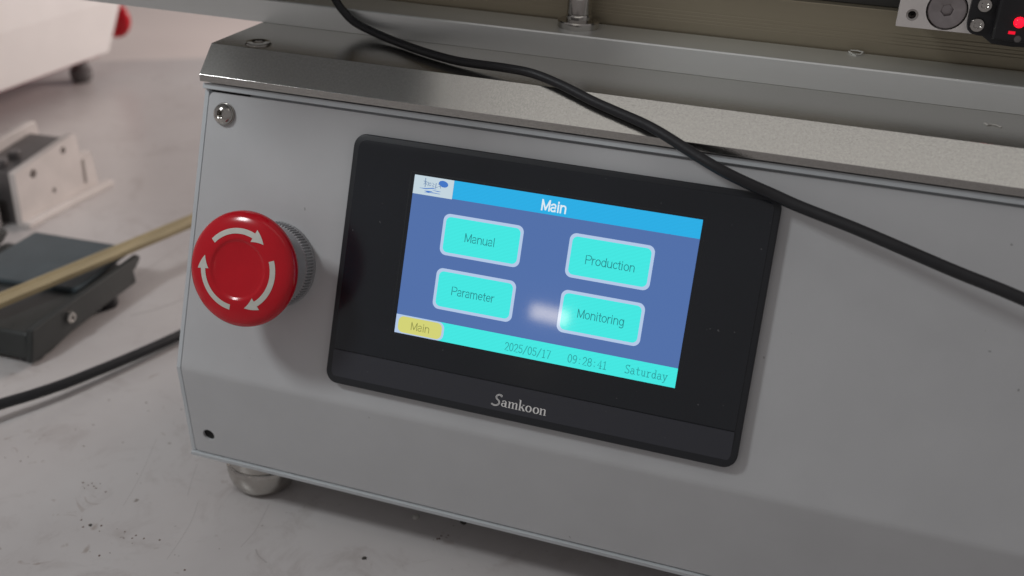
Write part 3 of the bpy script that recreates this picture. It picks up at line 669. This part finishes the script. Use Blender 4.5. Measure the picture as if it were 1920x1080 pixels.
bm = bmesh.new(); lathe(bm, [(10, TZ+.05), (13, TZ+3), (15, TZ+10), (14, TZ+18), (11, TZ+20), (9, -150.6)], Matrix.Translation((-853, 693, 0)), 40); from_bm('levelling_foot', bm, M_brkd, m2)
bm = bmesh.new(); lathe(bm, [(10, TZ+.05), (13, TZ+3), (15, TZ+10), (14, TZ+18), (11, TZ+20), (9, -150.6)], Matrix.Translation((-853, 180, 0)), 40); from_bm('levelling_foot', bm, M_brkd, m2)
bm = bmesh.new(); lathe(bm, [(12, -2), (12, 16), (24, 18), (29, 22), (30, 27), (28, 32), (20, 35), (4, 36)], Matrix.Translation((-851, 750, -115)) @ Matrix.Scale(.86, 4) @ Matrix.Rotation(R(-90), 4, 'X'), 48)
from_bm('stop_button', bm, M_red, m2, smooth=60)

# =================================================================== grit and flakes
def crumb(x, y, r, label, z=TZ, mt=None, flatk=.6, name='grit_crumb', cat='crumb'):
    bm = bmesh.new(); bmesh.ops.create_icosphere(bm, subdivisions=2, radius=r)
    for v in bm.verts:
        v.co *= random.uniform(.75, 1.2); v.co.z = max(v.co.z, -.3*r)*flatk; v.co += Vector((x, y, z+.2*r*flatk))
    tag(from_bm(name, bm, mt or M_crumb, smooth=60), label, cat)
crumb(-87.8, -38.5, 1.5, 'dark grit crumb on the bare table below the middle of the machine')
crumb(-253.9, -70, 1.0, 'tiny dark crumb on the table near the lower left corner')
crumb(-44.5, 12.7, 2.2, 'dark crumb in the shadow under the machine, the larger one')
crumb(-74, 6.8, 2.4, 'pale chip in the shadow under the machine near its foot', mt=M_flake, name='paint_chip', cat='chip')
bm = bmesh.new()
def ribbon(bm, pts, w_, z, h=.5):
    q = [Vector((x, y, z+dz)) for x, y, dz in pts]; L_ = []
    for i, p_ in enumerate(q):
        d = (q[min(i+1, len(q)-1)]-q[max(i-1, 0)]); d.z = 0; d.normalize(); s = Vector((-d.y, d.x, 0))*w_/2
        L_.append((bm.verts.new(p_+s), bm.verts.new(p_-s), bm.verts.new(p_-s+Vector((0, 0, h))), bm.verts.new(p_+s+Vector((0, 0, h)))))
    for A, B in zip(L_, L_[1:]):
        for k in range(4): bm.faces.new((A[k], A[(k+1) % 4], B[(k+1) % 4], B[k]))
    bm.faces.new(L_[0]); bm.faces.new(L_[-1][::-1])
ribbon(bm, [(130.8, 122.6, .4), (133, 118.5, .1), (134.6, 117, 0), (137, 119.5, .1), (138.2, 123, .8), (135, 124, 1.0), (131.5, 123.6, .9)], .8, 105.02)
tag(from_bm('paint_chip', bm, M_flake), 'white curled chip lying on the grey rail left of the carriage', 'chip')
bm = bmesh.new(); ribbon(bm, [(199.6, 68.5, 0), (200.9, 66.0, 0), (202.6, 67.4, .1), (205, 66.8, .1), (207, 65, 0)], 1.1, 91.02, .4)
tag(from_bm('paint_chip', bm, M_flake), 'white sliver lying on the top plate near the right edge', 'chip')

rg = random.Random(11); bm = bmesh.new()
for cx, cy, n, sp in ((-280, -38, 7, 4), (-271, -37.6, 4, 4), (-254, -70, 5, 5), (-223, -71, 4, 3), (-227, -90, 3, 5), (-232, -69, 3, 5), (-50.6, -3, 4, 3), (-56, -8, 3, 3), (-341, -32, 3, 6), (-302, 52, 2, 8), (-436, 60, 2, 10), (-271, 50, 3, 8), (-200, -60, 4, 30), (-320, 20, 5, 40)):
    for k in range(n):
        x = rg.gauss(cx, sp); y = rg.gauss(cy, sp*.6); r = rg.uniform(.25, .85); h = rg.uniform(.15, .5)*r; m_ = rg.randint(5, 7)
        a = [bm.verts.new((x+r*rg.uniform(.6, 1.3)*math.cos(2*math.pi*i/m_), y+r*rg.uniform(.6, 1.3)*math.sin(2*math.pi*i/m_), TZ+.02)) for i in range(m_)]
        t = bm.verts.new((x, y, TZ+.02+h))
        for i in range(m_): bm.faces.new((a[i], a[(i+1) % m_], t))
        bm.faces.new(a[::-1])
tag(from_bm('grit', bm, mat('brown_grit', (.16, .11, .085), .8), smooth=0), 'fine brown grit scattered in small patches on the table in front of the machine', 'grit', kind='stuff')
bm = bmesh.new()
for L_, w_ in (([(-164.6, -13.9), (-161.3, -29.3), (-159.5, -41.9), (-160, -55)], .35), ([(-206.8, -27.3), (-200.4, -44.2), (-196.7, -61.2), (-194, -80)], .3), ([(-150.7, -53.9), (-146.5, -58.1), (-139.0, -61.8)], .9), ([(-229.1, 5.8), (-222.7, -10.1), (-216.0, -25.2)], .3), ([(-270, 20), (-255, -20), (-247, -48)], .25), ([(-392, 160), (-380, 176), (-371, 196), (-366, 214)], 1.6)):
    ribbon(bm, [(q.x, q.y, 0) for q in smooth_path([(a, b_, 0) for a, b_ in L_], 5)], w_, TZ+.01, .03)
top = bpy.data.objects['table_top']
from_bm('scratch', bm, mat('scratch_dirt', (.42, .39, .38), .6), top, smooth=0)
